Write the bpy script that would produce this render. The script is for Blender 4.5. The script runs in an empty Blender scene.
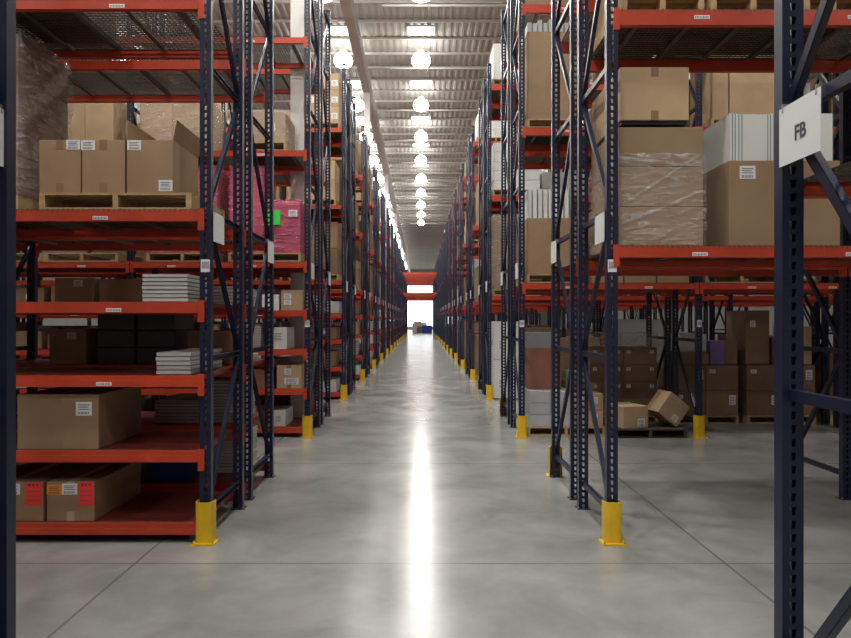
import bpy, bmesh, math, random
from mathutils import Vector, Matrix
random.seed(11)
R = random.Random(5)
SC = bpy.context.scene
COL = SC.collection
# ---------------------------------------------------------------- camera
FPX = 700.0; CX = 421.0; CY = 320.0; EYE = 1.6
cd = bpy.data.cameras.new('camera'); cam = bpy.data.objects.new('camera', cd); COL.objects.link(cam)
cam.location = (0, 0, EYE); cam.rotation_euler = (math.pi/2, 0, 0)
cd.sensor_width = 36; cd.lens = FPX/851*36
cd.shift_x = (425.5-CX)/851; cd.shift_y = (CY-319)/851
cd.clip_start = 0.05; cd.clip_end = 400
SC.camera = cam
SC.view_settings.view_transform = 'Standard'
SC.view_settings.look = 'None'
SC.view_settings.gamma = 1
SC.view_settings.use_curve_mapping = False
SC.view_settings.exposure = -0.30
w = bpy.data.worlds.new('daylight'); SC.world = w; w.use_nodes = True
w.node_tree.nodes['Background'].inputs[0].default_value = (0.85, 0.92, 1, 1)
w.node_tree.nodes['Background'].inputs[1].default_value = 1.0
LAMP_W = 150.0         # power of one high bay lamp
LAMP_GLOW = 22.0
PANEL_GLOW = 3.0
CEIL = 10.2; WALLX = 24.0; FAR = 118.0; NEAR = -9.0

# ---------------------------------------------------------------- materials
def mat(name, col, rough=0.6, metal=0.0, noise=0.0, nscale=8.0, bump=0.0, bscale=60.0, rand=0.0, emit=None, spec=0.5, coat=0.0, rnoise=0.0):
    m = bpy.data.materials.new(name); m.use_nodes = True
    nt = m.node_tree; N = nt.nodes; L = nt.links; b = N['Principled BSDF']
    b.inputs['Base Color'].default_value = (*col, 1)
    b.inputs['Roughness'].default_value = rough; b.inputs['Metallic'].default_value = metal
    b.inputs['Specular IOR Level'].default_value = spec; b.inputs['Coat Weight'].default_value = coat
    tc = N.new('ShaderNodeTexCoord'); src = None
    if noise:
        n = N.new('ShaderNodeTexNoise'); n.inputs['Scale'].default_value = nscale; n.inputs['Detail'].default_value = 4
        L.new(tc.outputs['Object'], n.inputs['Vector'])
        mr = N.new('ShaderNodeMapRange'); mr.inputs[1].default_value = .3; mr.inputs[2].default_value = .7
        mr.inputs[3].default_value = 1-noise; mr.inputs[4].default_value = 1+noise
        L.new(n.outputs['Fac'], mr.inputs[0]); src = mr.outputs[0]
        if rnoise:
            m3 = N.new('ShaderNodeMapRange'); m3.inputs[3].default_value = max(.02, rough-rnoise); m3.inputs[4].default_value = rough+rnoise
            L.new(n.outputs['Fac'], m3.inputs[0]); L.new(m3.outputs[0], b.inputs['Roughness'])
    if rand:
        oi = N.new('ShaderNodeObjectInfo'); m2 = N.new('ShaderNodeMapRange')
        m2.inputs[3].default_value = 1-rand; m2.inputs[4].default_value = 1+rand
        L.new(oi.outputs['Random'], m2.inputs[0])
        if src:
            mu = N.new('ShaderNodeMath'); mu.operation = 'MULTIPLY'; L.new(src, mu.inputs[0]); L.new(m2.outputs[0], mu.inputs[1]); src = mu.outputs[0]
        else: src = m2.outputs[0]
    if src:
        vm = N.new('ShaderNodeVectorMath'); vm.operation = 'SCALE'; vm.inputs[0].default_value = col
        L.new(src, vm.inputs['Scale']); L.new(vm.outputs[0], b.inputs['Base Color'])
    if bump:
        n = N.new('ShaderNodeTexNoise'); n.inputs['Scale'].default_value = bscale; n.inputs['Detail'].default_value = 3
        L.new(tc.outputs['Object'], n.inputs['Vector'])
        bp = N.new('ShaderNodeBump'); bp.inputs['Strength'].default_value = bump; bp.inputs['Distance'].default_value = .01
        L.new(n.outputs['Fac'], bp.inputs['Height']); L.new(bp.outputs[0], b.inputs['Normal'])
    if emit:
        b.inputs['Emission Color'].default_value = (*emit[0], 1); b.inputs['Emission Strength'].default_value = emit[1]
    return m
M = {}
M['navy'] = mat('navy_paint', (.006, .011, .036), .36, noise=.15, nscale=6, spec=.5)
M['red'] = mat('red_orange_paint', (.46, .048, .018), .42, noise=.10, nscale=5, rand=.08)
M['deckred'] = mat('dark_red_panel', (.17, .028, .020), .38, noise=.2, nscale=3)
M['wire'] = mat('zinc_wire', (.10, .085, .07), .5, metal=.4)
M['yellow'] = mat('safety_yellow', (.74, .46, .012), .4, noise=.1, nscale=9, rand=.05)
M['steel'] = mat('bolt_steel', (.5, .5, .5), .3, metal=1)
M['carton'] = mat('brown_cardboard', (.31, .205, .118), .75, noise=.06, nscale=5, bump=.08, bscale=90, rand=.13)
M['cartonl'] = mat('light_cardboard', (.46, .32, .19), .75, noise=.06, nscale=5, rand=.1)
M['cartond'] = mat('dark_cardboard', (.225, .140, .084), .75, noise=.08, nscale=5, rand=.15)
M['cartonr'] = mat('reddish_cardboard', (.24, .10, .07), .75, noise=.08, nscale=5)
M['tape'] = mat('packing_tape', (.27, .17, .095), .3)
M['tapel'] = mat('pale_tape', (.42, .34, .25), .3)
M['white'] = mat('white_board', (.70, .71, .70), .55, noise=.04, nscale=4, rand=.06)
M['whited'] = mat('dull_white_board', (.50, .51, .50), .55, noise=.05, nscale=4, rand=.08)
M['whiteg'] = mat('pale_green_edge', (.17, .26, .28), .5)
M['paper'] = mat('label_paper', (.75, .76, .78), .5)
M['ink'] = mat('label_ink', (.05, .05, .07), .6)
M['grey'] = mat('grey_board', (.22, .22, .24), .6, noise=.1, nscale=4, rand=.1)
M['greyl'] = mat('pale_grey_board', (.42, .42, .44), .6, noise=.1, nscale=4, rand=.1)
M['dark'] = mat('dark_plastic', (.02, .022, .03), .4)
M['blue'] = mat('blue_plastic', (.02, .05, .30), .4)
M['green'] = mat('fluorescent_green', (.03, .75, .08), .5)
M['greenl'] = mat('muted_green', (.20, .28, .12), .6)
M['labred'] = mat('red_label', (.92, .05, .045), .5)
M['orange'] = mat('orange_label', (.85, .30, .02), .5)
M['wood'] = mat('pallet_wood', (.44, .30, .15), .75, noise=.2, nscale=12, rand=.12)
M['woodshade'] = mat('shaded_pallet_wood', (.06, .045, .035), .8, noise=.2, nscale=12)  # shade under the loose cartons is put into this wood colour
M['steelwhite'] = mat('white_painted_steel', (.70, .685, .66), .5, noise=.04, nscale=2)
M['ceil'] = mat('ceiling_deck_paint', (.60, .575, .535), .7)
M['wall'] = mat('wall_panel', (.34, .335, .31), .6, noise=.05, nscale=.5)
M['lamp'] = mat('lamp_acrylic', (.9, .9, .9), .4, emit=((1, .97, .92), LAMP_GLOW))
M['panelglow'] = mat('glowing_roof_panel', (.9, .9, .9), .4, emit=((.95, .98, 1), PANEL_GLOW))
M['winl'] = mat('daylit_window_glass', (.9, .9, .9), .2, emit=((.92, .97, 1), 3.5))
M['pinkc'] = mat('pink_carton', (.50, .10, .17), .6, rand=.1)
M['purple'] = mat('purple_carton', (.25, .14, .42), .6)

def film(name, tint, op, rough=.12):
    m = bpy.data.materials.new(name); m.use_nodes = True; nt = m.node_tree; N = nt.nodes; L = nt.links
    N.remove(N['Principled BSDF']); out = N['Material Output']
    tr = N.new('ShaderNodeBsdfTransparent'); tr.inputs[0].default_value = (*[min(1, .86+.14*c) for c in tint], 1)
    pb = N.new('ShaderNodeBsdfPrincipled'); pb.inputs['Base Color'].default_value = (*tint, 1); pb.inputs['Roughness'].default_value = rough
    tc = N.new('ShaderNodeTexCoord'); mp = N.new('ShaderNodeMapping'); mp.inputs['Rotation'].default_value = (.5, .6, .2); mp.inputs['Scale'].default_value = (3, 3, 12)
    n = N.new('ShaderNodeTexNoise'); n.inputs['Scale'].default_value = 2.2; n.inputs['Detail'].default_value = 5; n.inputs['Distortion'].default_value = 1.2
    bp = N.new('ShaderNodeBump'); bp.inputs['Strength'].default_value = 1; bp.inputs['Distance'].default_value = .05
    L.new(tc.outputs['Object'], mp.inputs[0]); L.new(mp.outputs[0], n.inputs['Vector']); L.new(n.outputs['Fac'], bp.inputs['Height']); L.new(bp.outputs[0], pb.inputs['Normal'])
    mr = N.new('ShaderNodeMapRange'); mr.inputs[1].default_value = .45; mr.inputs[2].default_value = .75; mr.inputs[3].default_value = op*.5; mr.inputs[4].default_value = min(1, op*2.6)
    L.new(n.outputs['Fac'], mr.inputs[0])
    mx = N.new('ShaderNodeMixShader'); L.new(mr.outputs[0], mx.inputs[0]); L.new(tr.outputs[0], mx.inputs[1]); L.new(pb.outputs[0], mx.inputs[2]); L.new(mx.outputs[0], out.inputs[0])
    return m
M['film'] = film('clear_stretch_film', (.80, .80, .80), .17)
M['filmp'] = film('pink_stretch_film', (.80, .22, .34), .45)

def floor_mat():
    m = bpy.data.materials.new('polished_concrete'); m.use_nodes = True; nt = m.node_tree; N = nt.nodes; L = nt.links; b = N['Principled BSDF']
    tc = N.new('ShaderNodeTexCoord')
    n1 = N.new('ShaderNodeTexNoise'); n1.inputs['Scale'].default_value = 1.3; n1.inputs['Detail'].default_value = 6; n1.inputs['Roughness'].default_value = .6; n1.inputs['Distortion'].default_value = .4
    L.new(tc.outputs['Object'], n1.inputs['Vector'])
    cr = N.new('ShaderNodeValToRGB'); cr.color_ramp.elements[0].position = .25; cr.color_ramp.elements[0].color = (.175, .179, .176, 1)
    cr.color_ramp.elements[1].position = .75; cr.color_ramp.elements[1].color = (.345, .349, .341, 1); L.new(n1.outputs['Fac'], cr.inputs[0])
    sp = N.new('ShaderNodeSeparateXYZ'); L.new(tc.outputs['Object'], sp.inputs[0])
    def joint(sock, off, per):
        a = N.new('ShaderNodeMath'); a.operation = 'SUBTRACT'; L.new(sock, a.inputs[0]); a.inputs[1].default_value = off
        p = N.new('ShaderNodeMath'); p.operation = 'PINGPONG'; L.new(a.outputs[0], p.inputs[0]); p.inputs[1].default_value = per/2
        q = N.new('ShaderNodeMath'); q.operation = 'LESS_THAN'; L.new(p.outputs[0], q.inputs[0]); q.inputs[1].default_value = .009
        return q.outputs[0]
    j1 = joint(sp.outputs['X'], -1.88, 3.88); j2 = joint(sp.outputs['Y'], 4.6, 3.2)
    mxx = N.new('ShaderNodeMath'); mxx.operation = 'MAXIMUM'; L.new(j1, mxx.inputs[0]); L.new(j2, mxx.inputs[1])
    mc = N.new('ShaderNodeMix'); mc.data_type = 'RGBA'; L.new(mxx.outputs[0], mc.inputs['Factor']); L.new(cr.outputs[0], mc.inputs['A']); mc.inputs['B'].default_value = (.165, .16, .15, 1)
    L.new(mc.outputs['Result'], b.inputs['Base Color'])
    n2 = N.new('ShaderNodeTexNoise'); n2.inputs['Scale'].default_value = 1.3; n2.inputs['Detail'].default_value = 3; L.new(tc.outputs['Object'], n2.inputs['Vector'])
    mr = N.new('ShaderNodeMapRange'); mr.inputs[1].default_value = .1; mr.inputs[2].default_value = .9; mr.inputs[3].default_value = .17; mr.inputs[4].default_value = .25
    L.new(n2.outputs['Fac'], mr.inputs[0]); L.new(mr.outputs[0], b.inputs['Roughness'])
    b.inputs['Specular IOR Level'].default_value = .6
    n3 = N.new('ShaderNodeTexNoise'); n3.inputs['Scale'].default_value = 5; n3.inputs['Detail'].default_value = 2; L.new(tc.outputs['Object'], n3.inputs['Vector'])
    bp = N.new('ShaderNodeBump'); bp.inputs['Strength'].default_value = .05; bp.inputs['Distance'].default_value = .01
    L.new(n3.outputs['Fac'], bp.inputs['Height']); L.new(bp.outputs[0], b.inputs['Normal'])
    return m
M['floor'] = floor_mat()

# ---------------------------------------------------------------- mesh helpers
class MB:
    def __init__(s): s.v = []; s.f = []; s.m = []; s.mats = []
    def mi(s, k):
        if k not in s.mats: s.mats.append(k)
        return s.mats.index(k)
    def quad(s, pts, k):
        i = len(s.v); s.v += [tuple(p) for p in pts]; s.f.append(tuple(range(i, i+len(pts)))); s.m.append(s.mi(k))
    def box(s, a, b, k, mtx=None):
        x0, y0, z0 = a; x1, y1, z1 = b
        if x0 > x1: x0, x1 = x1, x0
        if y0 > y1: y0, y1 = y1, y0
        if z0 > z1: z0, z1 = z1, z0
        P = [(x0,y0,z0),(x1,y0,z0),(x1,y1,z0),(x0,y1,z0),(x0,y0,z1),(x1,y0,z1),(x1,y1,z1),(x0,y1,z1)]
        if mtx is not None: P = [tuple(mtx @ Vector(p)) for p in P]
        i = len(s.v); s.v += P; mi = s.mi(k)
        for q in ((0,3,2,1),(4,5,6,7),(0,1,5,4),(1,2,6,5),(2,3,7,6),(3,0,4,7)):
            s.f.append(tuple(i+j for j in q)); s.m.append(mi)
    def bar(s, p, q, wx, wt, k, side=Vector((1,0,0))):
        """bar of rectangular section from p to q; wx along 'side', wt across"""
        p = Vector(p); q = Vector(q); d = (q-p); Ln = d.length; d.normalize()
        sd = (side - d*side.dot(d)).normalized(); t = d.cross(sd)
        mtx = Matrix((( sd.x, t.x, d.x, p.x),(sd.y, t.y, d.y, p.y),(sd.z, t.z, d.z, p.z),(0,0,0,1)))
        s.box((-wx/2,-wt/2,0),(wx/2,wt/2,Ln),k,mtx)
    def ch(s, p, q, wx, wt, k, side=Vector((1,0,0))):
        """U channel from p to q, web on the -side face"""
        p = Vector(p); q = Vector(q); d = (q-p); Ln = d.length; d.normalize()
        sd = (side - d*side.dot(d)).normalized(); t = d.cross(sd)
        mtx = Matrix((( sd.x, t.x, d.x, p.x),(sd.y, t.y, d.y, p.y),(sd.z, t.z, d.z, p.z),(0,0,0,1)))
        th = .004
        s.box((-wx/2,-wt/2,0),(-wx/2+th,wt/2,Ln),k,mtx)
        s.box((-wx/2,-wt/2,0),(wx/2,-wt/2+th,Ln),k,mtx)
        s.box((-wx/2,wt/2-th,0),(wx/2,wt/2,Ln),k,mtx)
    def lathe(s, prof, n, k, c=(0,0,0)):
        i = len(s.v)
        for r, z in prof:
            for a in range(n):
                t = 2*math.pi*a/n; s.v.append((c[0]+r*math.cos(t), c[1]+r*math.sin(t), c[2]+z))
        mi = s.mi(k)
        for j in range(len(prof)-1):
            for a in range(n):
                b = (a+1) % n
                s.f.append((i+j*n+a, i+j*n+b, i+(j+1)*n+b, i+(j+1)*n+a)); s.m.append(mi)
    def mesh(s, name, bevel=0):
        me = bpy.data.meshes.new(name); me.from_pydata(s.v, [], s.f)
        for k in s.mats: me.materials.append(M[k])
        me.polygons.foreach_set('material_index', s.m)
        if bevel:
            bm = bmesh.new(); bm.from_mesh(me)
            bmesh.ops.bevel(bm, geom=bm.edges[:], offset=bevel, segments=2, affect='EDGES', profile=.6)
            bm.to_mesh(me); bm.free()
        me.update(); return me
def put(name, me, parent=None, loc=(0,0,0), rot=(0,0,0), scale=None):
    o = bpy.data.objects.new(name, me); COL.objects.link(o); o.location = loc; o.rotation_euler = rot
    if scale: o.scale = scale
    if parent: o.parent = parent
    return o
def tag(o, label, cat, group=None, kind=None):
    if label: o['label'] = label
    if cat: o['category'] = cat
    if group: o['group'] = group
    if kind: o['kind'] = kind
    return o
def struct(name, mb, label=None):
    o = put(name, mb.mesh(name)); o['kind'] = 'structure'
    if label: o['label'] = label
    return o
ORD = ['first','second','third','fourth','fifth','sixth','seventh','eighth','ninth','tenth','eleventh','twelfth','thirteenth','fourteenth','fifteenth','sixteenth','seventeenth','eighteenth','nineteenth','twentieth','twenty-first']

# ---------------------------------------------------------------- geometry of the place
XL, XR = -1.55, 1.375
BAY = 2.42
PER = 4.51; YA = 5.06
FD = .89; REAR = 1.20
def Y0(r): return YA + PER*r
TOP = 6.75
NROW = 17
def levels(side, r, half=0):
    if side < 0: return [.14, .66, 1.20, 1.73, 2.39, 3.91, 5.45]
    if r == 0 and half: return [2.13, 4.45, 5.90]
    if r <= 0: return [2.13, 3.83, 5.45]
    if r == 1: return [2.10, 4.23, 5.90]
    return [2.08, 4.10, 6.33]
def bays(r):
    if r < 0: return 1
    return [2, 3, 4, 4, 3, 3][r] if r < 6 else 2

# ---------------------------------------------------------------- room
mb = MB(); mb.quad([(-WALLX, NEAR, 0),(WALLX, NEAR, 0),(WALLX, FAR, 0),(-WALLX, FAR, 0)], 'floor'); struct('floor', mb)
mb = MB(); x = -WALLX; P = .2034
while x < WALLX:                       # ribbed roof deck, ribs run away from the camera
    xs = [x, x+P*.35, x+P*.5, x+P*.85, x+P]; zs = [0, 0, .028, .028, 0]
    for i in range(4):
        mb.quad([(xs[i], NEAR, CEIL+zs[i]), (xs[i], FAR, CEIL+zs[i]), (xs[i+1], FAR, CEIL+zs[i+1]), (xs[i+1], NEAR, CEIL+zs[i+1])], 'ceil')
    x += P
struct('ceiling', mb)
mb = MB(); mb.box((-WALLX-.2, NEAR, 0), (-WALLX, FAR, CEIL+.1), 'wall'); struct('wall_left', mb)
mb = MB(); mb.box((WALLX, NEAR, 0), (WALLX+.2, FAR, CEIL+.1), 'wall'); struct('wall_right', mb)
mb = MB(); mb.box((-WALLX, NEAR-.2, 0), (WALLX, NEAR, CEIL+.1), 'wall'); struct('wall_back', mb)
WX, WZ0, WZ1 = 7.0, .4, 7.5
mb = MB()
mb.box((-WALLX, FAR, 0), (-WX, FAR+.2, CEIL+.1), 'wall'); mb.box((WX, FAR, 0), (WALLX, FAR+.2, CEIL+.1), 'wall')
mb.box((-WX, FAR, WZ1), (WX, FAR+.2, CEIL+.1), 'wall'); mb.box((-WX, FAR, 0), (WX, FAR+.2, WZ0), 'wall'); struct('wall_front', mb)
mb = MB(); mb.box((-WX, FAR+.08, WZ0), (WX, FAR+.12, WZ1), 'winl'); wn = struct('window_1', mb)
mb = MB()
for k in range(9): mb.box((-WX+k*WX/4-.04, FAR+.02, WZ0), (-WX+k*WX/4+.04, FAR+.07, WZ1), 'steelwhite')
for z in (WZ0+.04, 4.0, WZ1-.04): mb.box((-WX, FAR+.02, z-.04), (WX, FAR+.07, z+.04), 'steelwhite')
put('window_frame', mb.mesh('window_frame'), wn)

# roof steel
GIRX = [(-9.55, 'left'), (-1.86, 'middle'), (7.9, 'right')]
for gx, nm in GIRX:
    mb = MB(); mb.box((gx-.13, NEAR, 9.42), (gx+.13, FAR, 9.45), 'steelwhite'); mb.box((gx-.13, NEAR, 9.80), (gx+.13, FAR, 9.83), 'steelwhite')
    mb.box((gx-.012, NEAR, 9.45), (gx+.012, FAR, 9.80), 'steelwhite')
    for k in range(28): mb.box((gx-.12, NEAR+2+k*4.51, 9.45), (gx+.12, NEAR+2.02+k*4.51, 9.80), 'steelwhite')
    o = put('roof_girder', mb.mesh('roof_girder'))
    tag(o, {'left':'white steel roof girder farthest left, seen through the upper shelves','middle':'long white steel girder running down the ceiling left of the lamps','right':'white steel roof girder on the right above the right-hand racks'}[nm], 'girder', 'roof girders')
    o['kind'] = 'structure'
mb = MB(); jx = WALLX-.02
mb.box((-jx, -.035, 10.185), (jx, .035, 10.199), 'steelwhite'); mb.box((-jx, -.004, 10.14), (jx, .004, 10.185), 'steelwhite'); mb.box((-jx, -.03, 10.13), (jx, .03, 10.14), 'steelwhite')
q = -WALLX
while q < WALLX-.4:
    mb.box((q+P*.40, -.012, 10.199), (q+P*.92, .012, 10.222), 'cartond'); q += P  # dark blocks stand in for the shaded gaps under the deck ribs
jm = mb.mesh('roof_joist')
y = -8.0
while y < FAR-.3:
    o = put('roof_joist', jm, None, (0, y, 0)); tag(o, 'white steel joist crossing under the ribbed ceiling deck', 'joist', 'roof joists', 'structure'); y += 1.22
colm = MB(); colm.box((-.10,-.10,0), (.10,.10,9.42), 'steelwhite')
for sx, sy in ((1,0),(-1,0),(0,1),(0,-1)): pass
colm.box((-.13,-.13,0), (.13,.13,.025), 'steelwhite')
colm = colm.mesh('building_column')
for gx, nm in GIRX:
    for k, r in enumerate(range(1, 17, 3)):
        if nm != 'middle' and k > 2: continue
        if nm == 'right' and False: continue
        o = put('building_column', colm, None, (gx if nm != 'right' else 7.9, Y0(r)+(FD+REAR)/2, 0))
        tag(o, f'white square building column in the {ORD[r]} rack row, {nm} line of columns', 'column', 'building columns', 'structure')

# ---------------------------------------------------------------- lamps
hm = MB(); hm.lathe([(.001,.34),(.08,.34),(.10,.31),(.10,.22),(.13,.20),(.10,.19)], 20, 'steelwhite'); hm = hm.mesh('housing')
dm = MB(); dm.lathe([(.13,.21),(.22,.15),(.275,.06),(.29,-.02),(.275,-.10),(.22,-.175),(.13,-.215),(.001,-.225)], 20, 'lamp'); dm = dm.mesh('lamp_shade')
km = MB(); km.lathe([(.008,.30),(.008,.60)], 8, 'steel'); km.lathe([(.03,.30),(.03,.34),(.001,.34)], 8, 'steel'); km = km.mesh('hanger')
LZ = 9.62
ld = bpy.data.lights.new('high_bay_light', 'AREA'); ld.shape = 'DISK'; ld.size = .5; ld.energy = LAMP_W; ld.color = (1, .97, .91); ld.spread = math.radians(165)
def lamp(x, y, label):
    e = bpy.data.objects.new('high_bay_lamp', None); COL.objects.link(e); e.location = (x, y, LZ-.0)
    tag(e, label, 'ceiling lamp', 'high bay ceiling lamps')
    put('housing', hm, e); put('lamp_shade', dm, e); put('hanger', km, e)
    l = bpy.data.objects.new('lamp_light', ld); COL.objects.link(l); l.parent = e; l.location = (0, 0, -.235)
LY0 = 21.6
lcols = [(0, 'above the central aisle', 15), (-2.4, 'just left of the long girder', 26), (-9.0, 'added unseen over the left racks', 26), (7.0, 'added unseen over the right racks', 26)]  # rows over the racks are unseen, added to light the far ceiling
gpm = MB(); gpm.box((-.48,-.32,-.03), (.48,.32,.0), 'panelglow'); gpm.box((-.53,-.37,-.05), (-.48,.37,.0), 'steelwhite'); gpm.box((.48,-.37,-.05), (.53,.37,.0), 'steelwhite'); gpm.box((-.48,-.37,-.05), (.48,-.32,.0), 'steelwhite'); gpm.box((-.48,.32,-.05), (.48,.37,.0), 'steelwhite')
gpm = gpm.mesh('panel')  # glowing panels added in the deck next to the lamps
for cx, where, cnt in lcols:
    for k in range(cnt):
        y = LY0 + PER*(k-6)
        if y < NEAR+.5 or y > FAR-1: continue
        vis = k-6
        if vis >= 0: pos = f'{ORD[vis]} in the receding line'
        else: pos = f'{ORD[-vis-1]} one back toward camera'
        lamp(cx, y, f'glowing round high bay lamp {where}, {pos}')
        if cx in (0, -2.4) and k >= 4:
            o = put('panel', gpm, None, (cx, y-.9, CEIL-.005), (0,0,0), (.82,.9,1)); tag(o, f'small bright skylight {where}, beside lamp {pos}', 'panel', 'bright panels in the roof', 'structure')
# sprinkler branch pipes
pm = MB(); pm.bar((-1.0,0,9.72), (9.5,0,9.72), .05, .05, 'steelwhite', Vector((0,1,0)))
for i in range(4): pm.bar((.2+i*2.4,0,9.72), (.2+i*2.4,0,9.62), .025, .025, 'steel', Vector((0,1,0)))
for i in range(3): pm.bar((.8+i*3.2,0,9.72), (.8+i*3.2,0,9.86), .01, .01, 'steel', Vector((0,1,0)))
pm = pm.mesh('sprinkler_pipe')
for k in range(-3, 20):
    o = put('sprinkler_pipe', pm, None, (0, LY0+1.0+PER*k, 0)); tag(o, f'thin white sprinkler pipe crossing below the roof joists, {"just past the " + ORD[k] + " aisle lamp" if 0 <= k < 18 else "out of the way overhead"}', 'pipe', 'sprinkler pipes')

# ---------------------------------------------------------------- rack meshes
PW, PD = .080, .060
def post_into(mb, x, y, face, holes=True, top=TOP):
    """C-section post, perforated face toward 'face' (-1: camera)"""
    def q(pts): mb.quad([(x+p[0], y+p[1]*(-face), p[2]) for p in pts], 'navy')
    t = .003; w = PW/2; d = PD/2
    if holes:
        pitch = .0508; n = int(top/pitch)
        for i in range(n):
            z0 = i*pitch; z1 = z0+pitch if i < n-1 else top; zc = z0+pitch/2
            o = [(-w,-d,z0),(w,-d,z0),(w,-d,z1),(-w,-d,z1)]
            h = [(-.0075,-d,zc-.016),(.0075,-d,zc-.016),(.0125,-d,zc+.014),(-.0125,-d,zc+.014)]
            for a in range(4):
                b = (a+1) % 4; q([o[a], o[b], h[b], h[a]])
    else: q([(-w,-d,0),(w,-d,0),(w,-d,top),(-w,-d,top)])
    for s in (-1, 1):
        q([(s*w,-d,0),(s*w,d,0),(s*w,d,top),(s*w,-d,top)])
        q([(s*w,d,0),(s*(w-.02),d,0),(s*(w-.02),d,top),(s*w,d,top)])
        q([(s*(w-.02),d,0),(s*(w-.02),d-.012,0),(s*(w-.02),d-.012,top),(s*(w-.02),d,top)])
HZ = [.22, 1.32, 2.38, 3.45, 4.52, 5.59, 6.55]
mb = MB(); post_into(mb, 0, 0, -1); POST = mb.mesh('post')
mb = MB(); mb.box((-.056,-.045,0), (.056,.055,.008), 'navy')
for sx in (-1, 1): mb.box((sx*.047-.007, -.043, .008), (sx*.047+.007, -.031, .02), 'steel')
FOOT = mb.mesh('foot_plate')
mb = MB(); mb.ch((0,.03,0), (0,FD-.03,0), .032, .042, 'navy'); HBR = mb.mesh('horizontal_brace')
def diag(z0, z1, up):
    a, b = ((.03,z0+.04),(FD-.03,z1-.04)) if up else ((.03,z1-.04),(FD-.03,z0+.04))
    mb = MB(); mb.ch((0,a[0],a[1]), (0,b[0],b[1]), .030, .042, 'navy'); return mb.mesh('diagonal_brace')
DBR = {(i, u): diag(HZ[i], HZ[i+1], u) for i in range(6) for u in (0, 1)}
BL = BAY-PW
def beam_into(mb, x0, x1, y, z, face, h):
    """step beam; z = top"""
    f = -1 if face < 0 else 1
    mb.box((x0, y+f*.02, z-h), (x1, y-f*.018, z-.028), 'red')
    zz = z-h*.42
    mb.box((x0, y+f*.034, z-h), (x1, y+f*.012, zz), 'red'); mb.box((x0, y+f*.024, zz), (x1, y+f*.010, z), 'red')
def conn_into(mb, xc, y, z, face, s, h):
    """connector plate on post centred xc, s=+1: beam runs to +x"""
    f = -1 if face < 0 else 1
    x_out = xc+s*PW/2
    mb.box((xc+s*.006, y+f*(PD/2+.001), z-.145), (x_out+s*.012, y+f*(PD/2+.007), z+.012), 'red')
    mb.box((x_out+s*.001, y+f*(PD/2+.006), z-.145), (x_out+s*.009, y-f*.015, z+.012), 'red')
def mk_beam(h, face):
    mb = MB(); beam_into(mb, .008, BL-.008, face*.008, 0, face, h); return mb.mesh('beam')
BEAMH = {}
for h in (.065, .08, .115):
    for f in (-1, 1): BEAMH[(h, f)] = mk_beam(h, f)
CONN = {}
for s in (-1, 1):
    for f in (-1, 1):
        mb = MB(); conn_into(mb, 0, 0, 0, f, s, .1); CONN[(s, f)] = mb.mesh('beam_connector')
mb = MB(); mb.box((-.055,-.0005,-.013), (.055,.0005,.013), 'paper')
for i in range(9): mb.box((-.048+i*.011,-.0012,-.008), (-.043+i*.011,-.0005,.006), 'ink')
BLAB = mb.mesh('beam_label')
mb = MB(); mb.box((-.032,-.0005,-.045), (.032,.0005,.045), 'paper')
for i in range(7): mb.box((-.024+i*.0075,-.0012,-.02), (-.020+i*.0075,-.0005,.03), 'ink')
PLAB = mb.mesh('post_label')
def wiredeck():
    mb = MB(); y0, y1 = -.030, FD+.030
    for x in [0.03+i*(BL-.06)/62 for i in range(63)]:
        mb.box((x-.0042, y0, .0), (x+.0042, y1, .006), 'wire')
        mb.box((x-.003, y0-.003, -.02), (x+.003, y0+.003, .006), 'wire')
    for j in range(22):
        yy = y0+.02+j*(y1-y0-.04)/21; mb.box((.02, yy-.004, -.010), (BL-.02, yy+.004, 0), 'wire')
    for k in range(6):
        xx = .2+k*(BL-.4)/5; mb.box((xx-.02, .02, -.03), (xx+.02, FD-.02, -.006), 'wire')
    return mb.mesh('wire_deck')
WDECK = wiredeck()
mb = MB()
for k in range(6):
    a = .01+k*(BL-.02)/6; mb.box((a+.001, -.012, -.032), (a+(BL-.02)/6-.001, FD+.012, -.002), 'deckred')
SDECK = mb.mesh('shelf_panel')

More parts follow.
